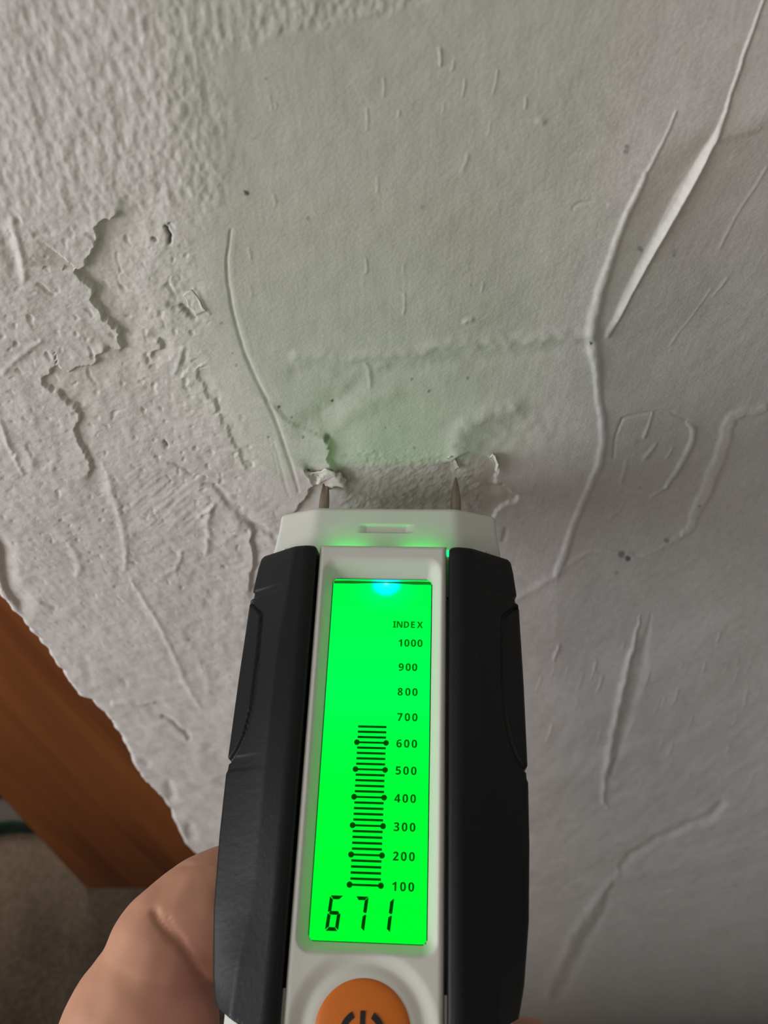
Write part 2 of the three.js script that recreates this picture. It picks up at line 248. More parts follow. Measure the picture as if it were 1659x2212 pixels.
function buildWall() {
  const ys = [], XR = ROOM.x1, Z0 = -0.2;
  for (let i = 26; i >= 1; i--) ys.push(onPlane(0, -110)[1] + (ROOM.h - onPlane(0, -110)[1]) * Math.pow(i / 26, 2.4));
  for (let py = -110; py < 2216; py += 2.4) { const y = onPlane(0, py)[1]; if (y > 0.002) ys.push(y); }
  ys.push(0);
  const cols = [];                                         // (kind, parameter)
  for (let i = 0; i < 5; i++) cols.push(['return', i / 5]);
  for (let i = 0; i < 7; i++) cols.push(['corner', i / 7]);
  for (let i = 0; i < 26; i++) cols.push(['margin', i / 26]);
  for (let i = 0; i < 780; i++) cols.push(['view', i / 780]);
  for (let i = 0; i <= 24; i++) cols.push(['right', Math.pow(i / 24, 2.2)]);
  const nc = cols.length, nr = ys.length, pos = new Float32Array(nc * nr * 3), col = new Float32Array(nc * nr * 3), uv = new Float32Array(nc * nr * 2), tint = [0, 0, 0], R = 0.0022;
  const yTop = onPlane(0, -110)[1];
  ys.forEach((y, j) => {
    const yy = Math.min(y, yTop), pyRow = pixelOf(0, yy)[1], depth = pixelOf(0, yy)[2], e = wallEdge(y), xa = e + R;
    const xl = Math.max(xa + 0.0003, (-70 - CX) / F * depth), xr = Math.max(xl + 0.01, (1735 - CX) / F * depth);
    const step = Math.max((xr - xl) / 780, Math.abs((ys[j + 1] ?? y) - y)) * 1000;
    for (let i = 0; i < nc; i++) {
      const [kind, t] = cols[i], o = j * nc + i;
      let x, z = 0, nx = 0, nz = 1;
      if (kind === 'return') { x = e; z = lerp(Z0, -R, t); nx = -1; nz = 0; }
      else if (kind === 'corner') { const a = t * Math.PI / 2; x = e + R - R * Math.cos(a); z = -R + R * Math.sin(a); nx = -Math.cos(a); nz = Math.sin(a); }
      else if (kind === 'margin') x = lerp(xa, xl, t);
      else if (kind === 'view') x = lerp(xl, xr, t);
      else x = lerp(xr, XR, t);
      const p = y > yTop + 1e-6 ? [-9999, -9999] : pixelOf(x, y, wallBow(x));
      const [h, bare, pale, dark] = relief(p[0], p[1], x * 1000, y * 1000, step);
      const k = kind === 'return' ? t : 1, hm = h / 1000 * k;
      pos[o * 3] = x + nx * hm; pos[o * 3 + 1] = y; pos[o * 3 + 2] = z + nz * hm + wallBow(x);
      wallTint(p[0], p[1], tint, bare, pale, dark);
      for (const [sx, sy, r, d] of marksAndPits) { const q = Math.hypot(p[0] - sx, p[1] - sy); if (q < r * 1.6) { const m = 1 - d * smooth(r * 1.5, r * 0.6, q + 2 * N(p[0] / 3, p[1] / 3, 2)); tint[0] *= m; tint[1] *= m; tint[2] *= m; } }
      col.set(tint, o * 3); uv[o * 2] = kind === 'return' || kind === 'corner' ? z - 1 : x; uv[o * 2 + 1] = y;
    }
  });
  const idx = new Uint32Array((nc - 1) * (nr - 1) * 6); let q = 0;
  for (let j = 0; j < nr - 1; j++) for (let i = 0; i < nc - 1; i++) { const a = j * nc + i, b = a + 1, c = a + nc, d = c + 1; idx.set([a, c, b, b, c, d], q); q += 6; }
  const g = new THREE.BufferGeometry();
  g.setAttribute('position', new THREE.BufferAttribute(pos, 3)); g.setAttribute('color', new THREE.BufferAttribute(col, 3)); g.setAttribute('uv', new THREE.BufferAttribute(uv, 2));
  g.setIndex(new THREE.BufferAttribute(idx, 1)); g.computeVertexNormals();
  return g;
}
const wall = tag(mesh('wall_front', buildWall(), plaster), 'old plaster wall with peeling pale paint, raised cracks and a ragged left edge', null, 'structure');
function wallHeight(px, py) { const q = onPlane(px, py), r = relief(px, py, q[0] * 1000, q[1] * 1000, 0.2); return [q[0], q[1], r[0] / 1000 + wallBow(q[0])]; }
// a loose chip of paint: outline in pixels, lift and curl in millimetres, a real thickness
function chip(outline, lift, curl, thick, label, tintBy) {
  const o = jag([...outline, outline[0]], 5, 2, 991).slice(0, -1), n = o.length, rings = 7;
  const cx = outline.reduce((s, p) => s + p[0], 0) / outline.length, cy = outline.reduce((s, p) => s + p[1], 0) / outline.length;
  const pos = [], col = [], uv = [], idx = [], t = [0, 0, 0];
  for (let side = 0; side < 2; side++) for (let r = 0; r <= rings; r++) for (let i = 0; i < n; i++) {
    const k = r / rings, px = cx + (o[i][0] - cx) * k, py = cy + (o[i][1] - cy) * k, b = wallHeight(px, py), base = onPlane(px, py);
    const z = Math.max(b[2], wallBow(b[0]) - 0.0003) + (lift(px, py) + curl * k * k + 0.12 * N(px / 9, py / 9, 31)) / 1000 - side * thick / 1000;
    pos.push(base[0], base[1], z); wallTint(px, py, t, 0, 0.6 * tintBy, 0); col.push(...t); uv.push(base[0], base[1]);
  }
  const at = (s, r, i) => (s * (rings + 1) + r) * n + (i % n);
  for (let r = 0; r < rings; r++) for (let i = 0; i < n; i++) {
    const a = at(0, r, i), b = at(0, r, i + 1), c = at(0, r + 1, i), d = at(0, r + 1, i + 1); idx.push(a, c, b, b, c, d);
    const e = at(1, r, i), f = at(1, r, i + 1), g2 = at(1, r + 1, i), h = at(1, r + 1, i + 1); idx.push(e, f, g2, f, h, g2);
  }
  for (let i = 0; i < n; i++) { const a = at(0, rings, i), b = at(0, rings, i + 1), c = at(1, rings, i), d = at(1, rings, i + 1); idx.push(a, c, b, b, c, d); }
  const g = new THREE.BufferGeometry();
  g.setAttribute('position', new THREE.Float32BufferAttribute(pos, 3)); g.setAttribute('color', new THREE.Float32BufferAttribute(col, 3)); g.setAttribute('uv', new THREE.Float32BufferAttribute(uv, 2));
  g.setIndex(idx); g.computeVertexNormals();
  return mesh('paint_flake', g, plaster, wall);
}
chip([[656, 1012], [668, 1024], [688, 1018], [704, 1008], [722, 1014], [738, 1022], [749, 1036], [744, 1046], [722, 1046], [712, 1053], [700, 1041], [690, 1047], [676, 1048], [668, 1036]], (x) => 0.35 + smooth(660, 740, x) * 0.45, 0.2, 0.3, '', 0.7);
chip([[967, 999], [977, 994], [993, 1021], [984, 1028]], () => 0.5, 0.1, 0.3, '', 1);
chip([[1066, 996], [1072, 1002], [1078, 1018], [1074, 1042], [1070, 1036], [1070, 1020], [1060, 1008]], (x) => 0.4 + smooth(1062, 1076, x) * 0.5, 0.15, 0.25, '', 1);
chip([[395, 640], [412, 628], [428, 645], [446, 672], [424, 682], [408, 668]], () => 0.08, 0.06, 0.2, '', 0.2);

// ---------------------------------------------------------------- the rest of the room
function box(x0, x1, y0, y1, z0, z1) { const g = new THREE.BoxGeometry(x1 - x0, y1 - y0, z1 - z0); g.translate((x0 + x1) / 2, (y0 + y1) / 2, (z0 + z1) / 2); return g; }
const carpetTex = noiseTexture(512, (u, v) => { const a = 0.5 + 0.32 * fbm(u * 6, v * 6, 2.2, 3) + 0.12 * (rand() - 0.5), w = 0.5 + 0.5 * N(u * 3, v * 3, 9); return [a * (250 + 5 * w), a * (230 - 4 * w), a * (218 - 30 * w)]; }, 1, true);
const floorMat = new THREE.MeshStandardMaterial({ color: 0xffffff, map: carpetTex, roughness: 1, bumpMap: grainTile.clone(), bumpScale: 0.002 });
floorMat.bumpMap.repeat.set(6, 6);
tag(mesh('floor', box(ROOM.x0 - 0.1, ROOM.x1 + 0.1, -0.1, 0, ROOM.z0 - 0.1, ROOM.z1 + 0.1), floorMat), 'grey brown carpeted floor, out of focus', null, 'structure');
tag(mesh('ceiling', box(ROOM.x0 - 0.1, ROOM.x1 + 0.1, ROOM.h, ROOM.h + 0.1, ROOM.z0 - 0.1, ROOM.z1 + 0.1), roomPaint), 'plain white ceiling', null, 'structure');
tag(mesh('wall_right', box(ROOM.x1, ROOM.x1 + 0.1, 0, ROOM.h, ROOM.z0, ROOM.z1), roomPaint), 'plain pale wall on the right', null, 'structure');
tag(mesh('wall_back', box(ROOM.x0, ROOM.x1, 0, ROOM.h, ROOM.z1, ROOM.z1 + 0.1), roomPaint), 'plain pale wall behind the photographer', null, 'structure');
tag(mesh('wall_far', box(ROOM.x0, ROOM.x1, 0, ROOM.h, ROOM.z0 - 0.1, ROOM.z0), roomPaint), 'plain pale wall beyond the opening', null, 'structure');
{
  const a = ROOM.x0 - 0.1, b = ROOM.x0, y0 = WIN.y - WIN.h / 2, y1 = WIN.y + WIN.h / 2, z0 = WIN.z - WIN.w / 2, z1 = WIN.z + WIN.w / 2;
  tag(mesh('wall_left', mergeGeometries([box(a, b, 0, y0, ROOM.z0, ROOM.z1), box(a, b, y1, ROOM.h, ROOM.z0, ROOM.z1), box(a, b, y0, y1, ROOM.z0, z0), box(a, b, y0, y1, z1, ROOM.z1)]), roomPaint), 'plain pale wall with a small window', null, 'structure');
  const w = new THREE.Group(); w.name = 'window_1'; scene.add(w); tag(w, 'small window that lets daylight in from the left', null, 'structure');
  const white = new THREE.MeshStandardMaterial({ color: 0xd8d8d4, roughness: 0.5 }), t = 0.05;
  mesh('window_frame', mergeGeometries([box(a + 0.02, b, y0, y0 + t, z0, z1), box(a + 0.02, b, y1 - t, y1, z0, z1), box(a + 0.02, b, y0 + t, y1 - t, z0, z0 + t), box(a + 0.02, b, y0 + t, y1 - t, z1 - t, z1)]), white, w);
  mesh('pane', box(a + 0.05, a + 0.056, y0 + t, y1 - t, z0 + t, z1 - t), new THREE.MeshStandardMaterial({ color: 0x111111, emissive: new THREE.Color(0.9, 0.97, 1.0), emissiveIntensity: 1.2 }), w);
}
// unseen lamps, added as fill in this room and for the floor beyond
function addedLamp(x, z, power, label) {
  const l = new THREE.Group(); l.name = 'added_ceiling_light'; l.position.set(x, ROOM.h, z); scene.add(l); tag(l, label, 'added_lamp');
  const rose = new THREE.CylinderGeometry(0.07, 0.08, 0.03, 40); rose.translate(0, -0.015, 0); mesh('ceiling_rose', rose, new THREE.MeshStandardMaterial({ color: 0xe8e6e0, roughness: 0.5 }), l);
  const globe = new THREE.SphereGeometry(0.1, 40, 24); globe.translate(0, -0.12, 0); mesh('globe', globe, new THREE.MeshStandardMaterial({ color: 0xf4efe6, roughness: 0.6, emissive: new THREE.Color(1, 0.86, 0.7), emissiveIntensity: 0.8 }), l);
  const p = new THREE.PointLight(new THREE.Color(1, 0.88, 0.76), power); p.position.set(0, -0.12, 0); p.castShadow = true; p.shadow.radius = 4; l.add(p);
}
addedLamp(-0.35, 0.8, 0.075, 'unseen fill lamp added above the plastered wall');
addedLamp(-0.62, -0.95, 1.25, 'unseen warm ceiling lamp added beyond the timber upright');
// the timber upright beyond the wall's left edge
const ZT = -0.256;
{
  const woodTex = noiseTexture(512, (u, v) => {
    const x = u * 9 + 0.7 * N(u * 3, v * 1.2, 4), g = 0.5 + 0.6 * N(x, v * 1.6, 1.7) + 0.35 * N(x * 3, v * 3, 2.4) + 0.08 * N(x * 14, v * 6, 3);
    return [lerp(128, 186, g), lerp(70, 112, g), lerp(34, 58, g)];
  }, 1, true);
  const p = onPlane(0, 1722, ZT), q = onPlane(187, 1922, ZT), slope = (q[0] - p[0]) / (q[1] - p[1]), xAt = (y) => q[0] + slope * (y - q[1]);
  const s = new THREE.Shape([new THREE.Vector2(xAt(0), 0), new THREE.Vector2(-0.06, 0), new THREE.Vector2(-0.06, 2.2), new THREE.Vector2(xAt(2.2), 2.2)]);
  const g = new THREE.ExtrudeGeometry(s, { depth: 0.034, bevelEnabled: true, bevelSize: 0.003, bevelThickness: 0.003, bevelSegments: 3 });
  g.translate(0, 0, ZT - 0.04);
  const wood = new THREE.MeshStandardMaterial({ map: woodTex, color: 0xffffff, roughness: 0.55 });
  woodTex.repeat.set(2.2, 0.8);
  tag(mesh('trim_1', g, wood), 'brown varnished timber upright behind the wall edge, out of focus', null, 'structure');
}

// ---------------------------------------------------------------- the moisture meter
// Its own axes, in millimetres: u across, v along towards the pins, w out of the display.
const meter = new THREE.Group(); meter.name = 'moisture_meter'; scene.add(meter);
tag(meter, 'white and black handheld moisture meter with a lit green display, pins pushed into the wall', 'moisture meter');
{
  const m = new THREE.Matrix4().set(0.99792172, 0.03783648, -0.05215974, -0.00141587877, -0.00957086, 0.88751098, 0.46068717, -0.0390698189, 0.06372312, -0.45923052, 0.88602861, -0.148872782, 0, 0, 0, 1);
  meter.applyMatrix4(m.premultiply(camera.matrixWorld));
  meter.updateMatrixWorld(true);
}
const mm = (g) => { g.scale(0.001, 0.001, 0.001); return g; };
const part = (name, g, mat, parent) => mesh(name, mm(g), mat, parent || meter);
const whitePlastic = new THREE.MeshPhysicalMaterial({ color: new THREE.Color(0.62, 0.62, 0.57), roughness: 0.55, specularIntensity: 0.6 });
const rubber = new THREE.MeshPhysicalMaterial({ color: new THREE.Color(0.004, 0.0048, 0.006), roughness: 0.44, specularIntensity: 0.6, bumpMap: grainTile.clone(), bumpScale: 0.00003 });
rubber.bumpMap.repeat.set(1, 1);
const roundRect = (hw, hh, r, cx = 0, cy = 0) => { const s = new THREE.Shape(); s.moveTo(cx - hw + r, cy - hh); s.lineTo(cx + hw - r, cy - hh); s.quadraticCurveTo(cx + hw, cy - hh, cx + hw, cy - hh + r); s.lineTo(cx + hw, cy + hh - r); s.quadraticCurveTo(cx + hw, cy + hh, cx + hw - r, cy + hh); s.lineTo(cx - hw + r, cy + hh); s.quadraticCurveTo(cx - hw, cy + hh, cx - hw, cy + hh - r); s.lineTo(cx - hw, cy - hh + r); s.quadraticCurveTo(cx - hw, cy - hh, cx - hw + r, cy - hh); return s; };
const sdRect = (x, y, hw, hh, r, cx = 0, cy = 0) => { const qx = Math.abs(x - cx) - hw + r, qy = Math.abs(y - cy) - hh + r; return Math.hypot(Math.max(qx, 0), Math.max(qy, 0)) + Math.min(Math.max(qx, qy), 0) - r; };
// corner-rounded profile through control points [u, w, cut]
function profile(ctrl, perCorner = 6, perEdge = 8) {
  const out = [], n = ctrl.length;
  for (let i = 0; i < n; i++) {
    const p = ctrl[(i + n - 1) % n], c = ctrl[i], q = ctrl[(i + 1) % n], cut = c[2] ?? 0.4;
    const toward = (a, b) => { const l = Math.hypot(b[0] - a[0], b[1] - a[1]) || 1, k = Math.min(cut, l * 0.45) / l; return [a[0] + (b[0] - a[0]) * k, a[1] + (b[1] - a[1]) * k]; };
    const s = toward(c, p), e = toward(c, q), en = ctrl[(i + 1) % n];
    for (let k = 0; k <= perCorner; k++) { const t = k / perCorner, a = (1 - t) * (1 - t), b = 2 * t * (1 - t), d = t * t; out.push([a * s[0] + b * c[0] + d * e[0], a * s[1] + b * c[1] + d * e[1]]); }
    const l2 = Math.hypot(c[0] - en[0], c[1] - en[1]) || 1, kn = Math.min(en[2] ?? 0.4, l2 * 0.45) / l2, ns = [en[0] + (c[0] - en[0]) * kn, en[1] + (c[1] - en[1]) * kn];
    for (let k = 1; k < perEdge; k++) { const t = k / perEdge; out.push([lerp(e[0], ns[0], t), lerp(e[1], ns[1], t)]); }
  }
  return out;
}
// loft a closed profile along v; ends are capped; keep(u, v, w) sorts faces into [true mesh, false mesh]
function loft(stations, ring, move, keep) {
  const rows = stations.map((s) => ring(s)), n = rows[0].length, pos = [], uv = [];
  rows.forEach((r, j) => r.forEach(([u, w], i) => { const p = move ? move(u, stations[j], w, j / (rows.length - 1)) : [u, stations[j], w]; pos.push(...p); uv.push(i / n, p[1] * 0.02); }));
  const sets = [[], []];
  for (let j = 0; j < rows.length - 1; j++) for (let i = 0; i < n; i++) {
    const a = j * n + i, b = j * n + (i + 1) % n, c = a + n, d = b + n;
    const k = keep ? (keep(pos[a * 3], pos[a * 3 + 1], pos[a * 3 + 2]) ? 1 : 0) : 0;
    sets[k].push(a, b, c, b, d, c);
  }
  for (const j of [0, rows.length - 1]) {
    const tri = THREE.ShapeUtils.triangulateShape(rows[j].map(([u, w]) => new THREE.Vector2(u, w)), []);
    for (const t of tri) sets[0].push(...(j ? [t[0], t[2], t[1]] : t).map((k) => j * n + k));
  }
  return sets.map((ix) => { if (!ix.length) return null; const g = new THREE.BufferGeometry(); g.setAttribute('position', new THREE.Float32BufferAttribute(pos, 3)); g.setAttribute('uv', new THREE.Float32BufferAttribute(uv, 2)); g.setIndex(ix); g.computeVertexNormals(); return g; });
}
const range = (a, b, n) => Array.from({ length: n + 1 }, (_, i) => lerp(a, b, i / n));

// white housing under the grips, and its wider lower end
{
  const upper = loft(range(-46, 38, 10), () => profile([[-20, -4, 1], [20, -4, 1], [20, -19, 3], [-20, -19, 3]].reverse()));
  const lower = loft([-82, -81.2, -80, ...range(-78, -36.6, 12)], (v) => { const k = v < -80 ? 0.96 + (v + 82) * 0.02 : 1; return profile([[-22.3 * k, -6.5, 1.2], [-17, 0.6, 2], [-12, 1.2, 1], [12, 1.2, 1], [17, 0.6, 2], [22.3 * k, -6.5, 1.2], [22.3 * k, -13, 1.5], [17, -20, 3], [-17, -20, 3], [-22.3 * k, -13, 1.5]].reverse()); });
  const clean = (g) => { g.deleteAttribute('uv'); return g; };
  part('housing', mergeGeometries([clean(upper[0]), clean(lower[0])]), whitePlastic);
}
// front panel: window recess, dished ring round the button, rounded edges
{
  const us = range(-11.75, 11.75, 120), vs = [...range(-80, -52, 40), ...range(-51.6, 36, 380)], pos = [], idx = [], nu = us.length + 2;
  const surface = (u, v) => {
    let w = 2.5;
    const r = 1.0, e = Math.min(11.75 - Math.abs(u), 36 - v);
    if (e < r) w -= r - Math.sqrt(Math.max(0, r * r - (r - e) * (r - e)));
    const dIn = sdRect(u, v, 9.02, 30.02, 0.85), dOut = sdRect(u, v, 10.75, 32.6, 2.4, 0, 0.7);
    if (dIn < 0) return -1.3;
    if (dOut < 0) { const t = dIn / (dIn - dOut); w = Math.min(w, 0.05 + 2.45 * smooth(-0.12, 1.05, t)); }
    const rb = Math.hypot(u, v + 41.8);
    if (rb < 6.5) return -0.6;
    if (rb < 12) w -= 0.85 * smooth(11.4, 8.6, rb) - 0.45 * smooth(9.2, 7.2, rb);
    return w;
  };
  vs.forEach((v) => { pos.push(us[0], v, -5.5); us.forEach((u) => pos.push(u, v, surface(u, v))); pos.push(us[us.length - 1], v, -5.5); });
  for (let j = 0; j < vs.length - 1; j++) for (let i = 0; i < nu - 1; i++) { const a = j * nu + i, b = a + 1, c = a + nu, d = c + 1; idx.push(a, b, c, b, d, c); }
  const base = pos.length / 3, last = (vs.length - 1) * nu;                            // top and bottom skirts
  for (const [row, flip] of [[last, false], [0, true]]) { const at = pos.length / 3; for (let i = 0; i < nu; i++) pos.push(pos[(row + i) * 3], pos[(row + i) * 3 + 1], -5.5); for (let i = 0; i < nu - 1; i++) { const a = row + i, b = a + 1, c = at + i, d = c + 1; idx.push(...(flip ? [a, c, b, b, c, d] : [a, b, c, b, d, c])); } }
  const g = new THREE.BufferGeometry(); g.setAttribute('position', new THREE.Float32BufferAttribute(pos, 3)); g.setIndex(idx); g.computeVertexNormals();
  part('front_panel', g, whitePlastic);
}
// rubber grips with a panel line on each flank
const SIL = [[-46, 21.4], [-41, 23.0], [-39, 23.6], [-36, 24.3], [-26, 25.35], [-15, 25.85], [-5, 26.0], [-4.3, 25.75], [-2.4, 25.7], [-2.3, 25.9], [12, 25.72], [27.05, 25.3], [27.2, 24.75], [28.4, 24.65], [28.7, 25.05], [33, 24.55], [37, 23.8]];
const FACET = [[-40, 19.7], [-33, 19.3], [-27, 18.3], [-22, 17.95], [-6, 18.1], [5, 18.1], [14, 17.9], [23, 17.1], [35, 16.3]];
const PANEL = [[24.6, 26.4], [22.7, 24.4], [22.0, 23.4], [21.7, 15.4], [21.8, 6.1], [22.7, 1.3], [23.7, -1.1], [25.0, -2.9], [27.5, -2.9]];
const inPanel = (u, v) => { if (v > 27.1 || v < -2.9) return false; let lim = 99; for (let i = 1; i < PANEL.length; i++) { const a = PANEL[i - 1], b = PANEL[i]; if (v <= a[1] && v >= b[1] && a[1] !== b[1]) lim = Math.min(lim, lerp(a[0], b[0], (v - a[1]) / (b[1] - a[1]))); } return u > lim; };
const panelDist = (u, v) => { let best = 9; for (let i = 1; i < PANEL.length; i++) { const a = PANEL[i - 1], b = PANEL[i], dx = b[0] - a[0], dy = b[1] - a[1], t = clamp(((u - a[0]) * dx + (v - a[1]) * dy) / (dx * dx + dy * dy), 0, 1); best = Math.min(best, Math.hypot(u - a[0] - dx * t, v - a[1] - dy * t)); } return best; };
function grip(side) {
  const vs = [];
  for (let v = -40; v < 35.6; v += (v > -5 && v < 30) ? 0.22 : 0.7) vs.push(v);
  vs.push(35.6);
  const ring = (v) => {
    const ub = table(SIL, v), ua = table(FACET, v), tp = smooth(-30, 30, v), wb = lerp(-1.9, -4.2, tp), wa = lerp(1.7, 2.9, smooth(-40, 30, v)), end = smooth(35.6, 35.0, v) ;
    const inset = (1 - end) * 0.35;
    const c = [[12.15 + inset, -5, 0.4], [12.15 + inset, 2.9 - inset, 0.7], [14.0, 3.5 - inset, 0.8], [ua, wa - inset, 0.5], [(ub - inset) * lerp(0.98, 0.992, tp), wb, 0.7], [ub - 0.5 - inset, -12.5, 1.6], [ub - 7, -20, 2], [14, -20, 1]];
    return profile(c, 6, 34).map(([u, w]) => [u, w]);
  };
  const shift = (u, v, w, t) => {                          // slanted ends
    const lowEnd = -39 - (23.4 - u) * 0.48 - 0.12 * Math.max(0, -w - 6), topEnd = 35.25 + 0.16 * Math.max(0, 4 - w) - 0.03 * (u - 12);
    const k = smooth(-25, -40, v), q = smooth(20, 35.6, v);
    let vv = v + k * (lowEnd + 40) + q * (topEnd - 35.6);
    let uu = u, ww = w;
    if (w > -13 && u > 15 && vv < 29 && vv > -6) {
      const d = panelDist(u, vv), out = inPanel(u, vv), nx = 0.72, nw = 0.69, groove = -0.5 * smooth(0.42, 0.2, d), pad = out ? 0.1 : 0;
      uu += nx * (groove + pad); ww += nw * (groove + pad);
    }
    return [uu * side, vv, ww];
  };
  const keep = (u, v, w) => w > -13 && inPanel(Math.abs(u) + 0.1, v);
  let [body, pad] = loft(vs, (v) => { const r = ring(v); return side > 0 ? r : r.slice(); }, shift, keep);
  if (side < 0) for (const g of [body, pad]) { const ix = g.index.array; for (let i = 0; i < ix.length; i += 3) { const t = ix[i]; ix[i] = ix[i + 1]; ix[i + 1] = t; } }
  for (const g of [body, pad]) { const ix = g.index.array; for (let i = 0; i < ix.length; i += 3) { const t = ix[i]; ix[i] = ix[i + 1]; ix[i + 1] = t; } g.computeVertexNormals(); }
  const b = part('grip', body, rubber);
  part('side_panel', pad, rubber, b);
}
grip(-1); grip(1);
// head that carries the pins: chamfered cap with a shallow slot
{
  const vs = [...range(28, 40, 12), ...range(40.2, 45.4, 40), ...range(45.5, 46.7, 10)];
  const ring = (v) => {
    const k = lerp(1.035, 0.985, smooth(34, 46, v)), e = clamp((v - 45.7) / 1.0, 0, 1), i = 1 - Math.sqrt(Math.max(0, 1 - e * e));
    const mid = -0.12;
    return profile([[-13.9 * k, -3 - i, 1.0], [-6, -3 + mid - i, 2], [6, -3 + mid - i, 2], [13.6 * k, -3 - i, 1.0], [(21.7 - i) * k, -6.2 - i * 0.6, 0.8], [(22.0 - i) * k, -17, 1.5], [17, -20, 2], [-17, -20, 2], [-(22.0 - i) * k, -17, 1.5], [-(21.6 - i) * k, -6.2 - i * 0.6, 0.8]].reverse(), 5, 24);
  };
  const g = loft(vs, ring, (u, v, w) => { const d = sdRect(u, v, 4.75, 0.85, 0.15, 0, 42.05); return [u, v, w > -5 ? w - 0.5 * smooth(0.12, -0.25, d) : w]; })[0];
  g.deleteAttribute('uv');
  part('head_cap', g, whitePlastic);
}
// the two electrode pins
{
  const metal = new THREE.MeshStandardMaterial({ color: new THREE.Color(0.33, 0.27, 0.21), metalness: 0.85, roughness: 0.42 });
  for (const s of [-13.35, 13.6]) {
    const g = new THREE.LatheGeometry([[0.001, 44], [1.3, 44], [1.3, 47.4], [1.08, 47.8], [1.06, 51.2], [1.0, 52.4], [0.78, 54.4], [0.5, 56.0], [0.28, 57.0], [0.001, 57.6]].map(([x, y]) => new THREE.Vector2(x, y)), 28);
    g.translate(s, 0, -10); part('electrode_pin', g, metal);
  }
}
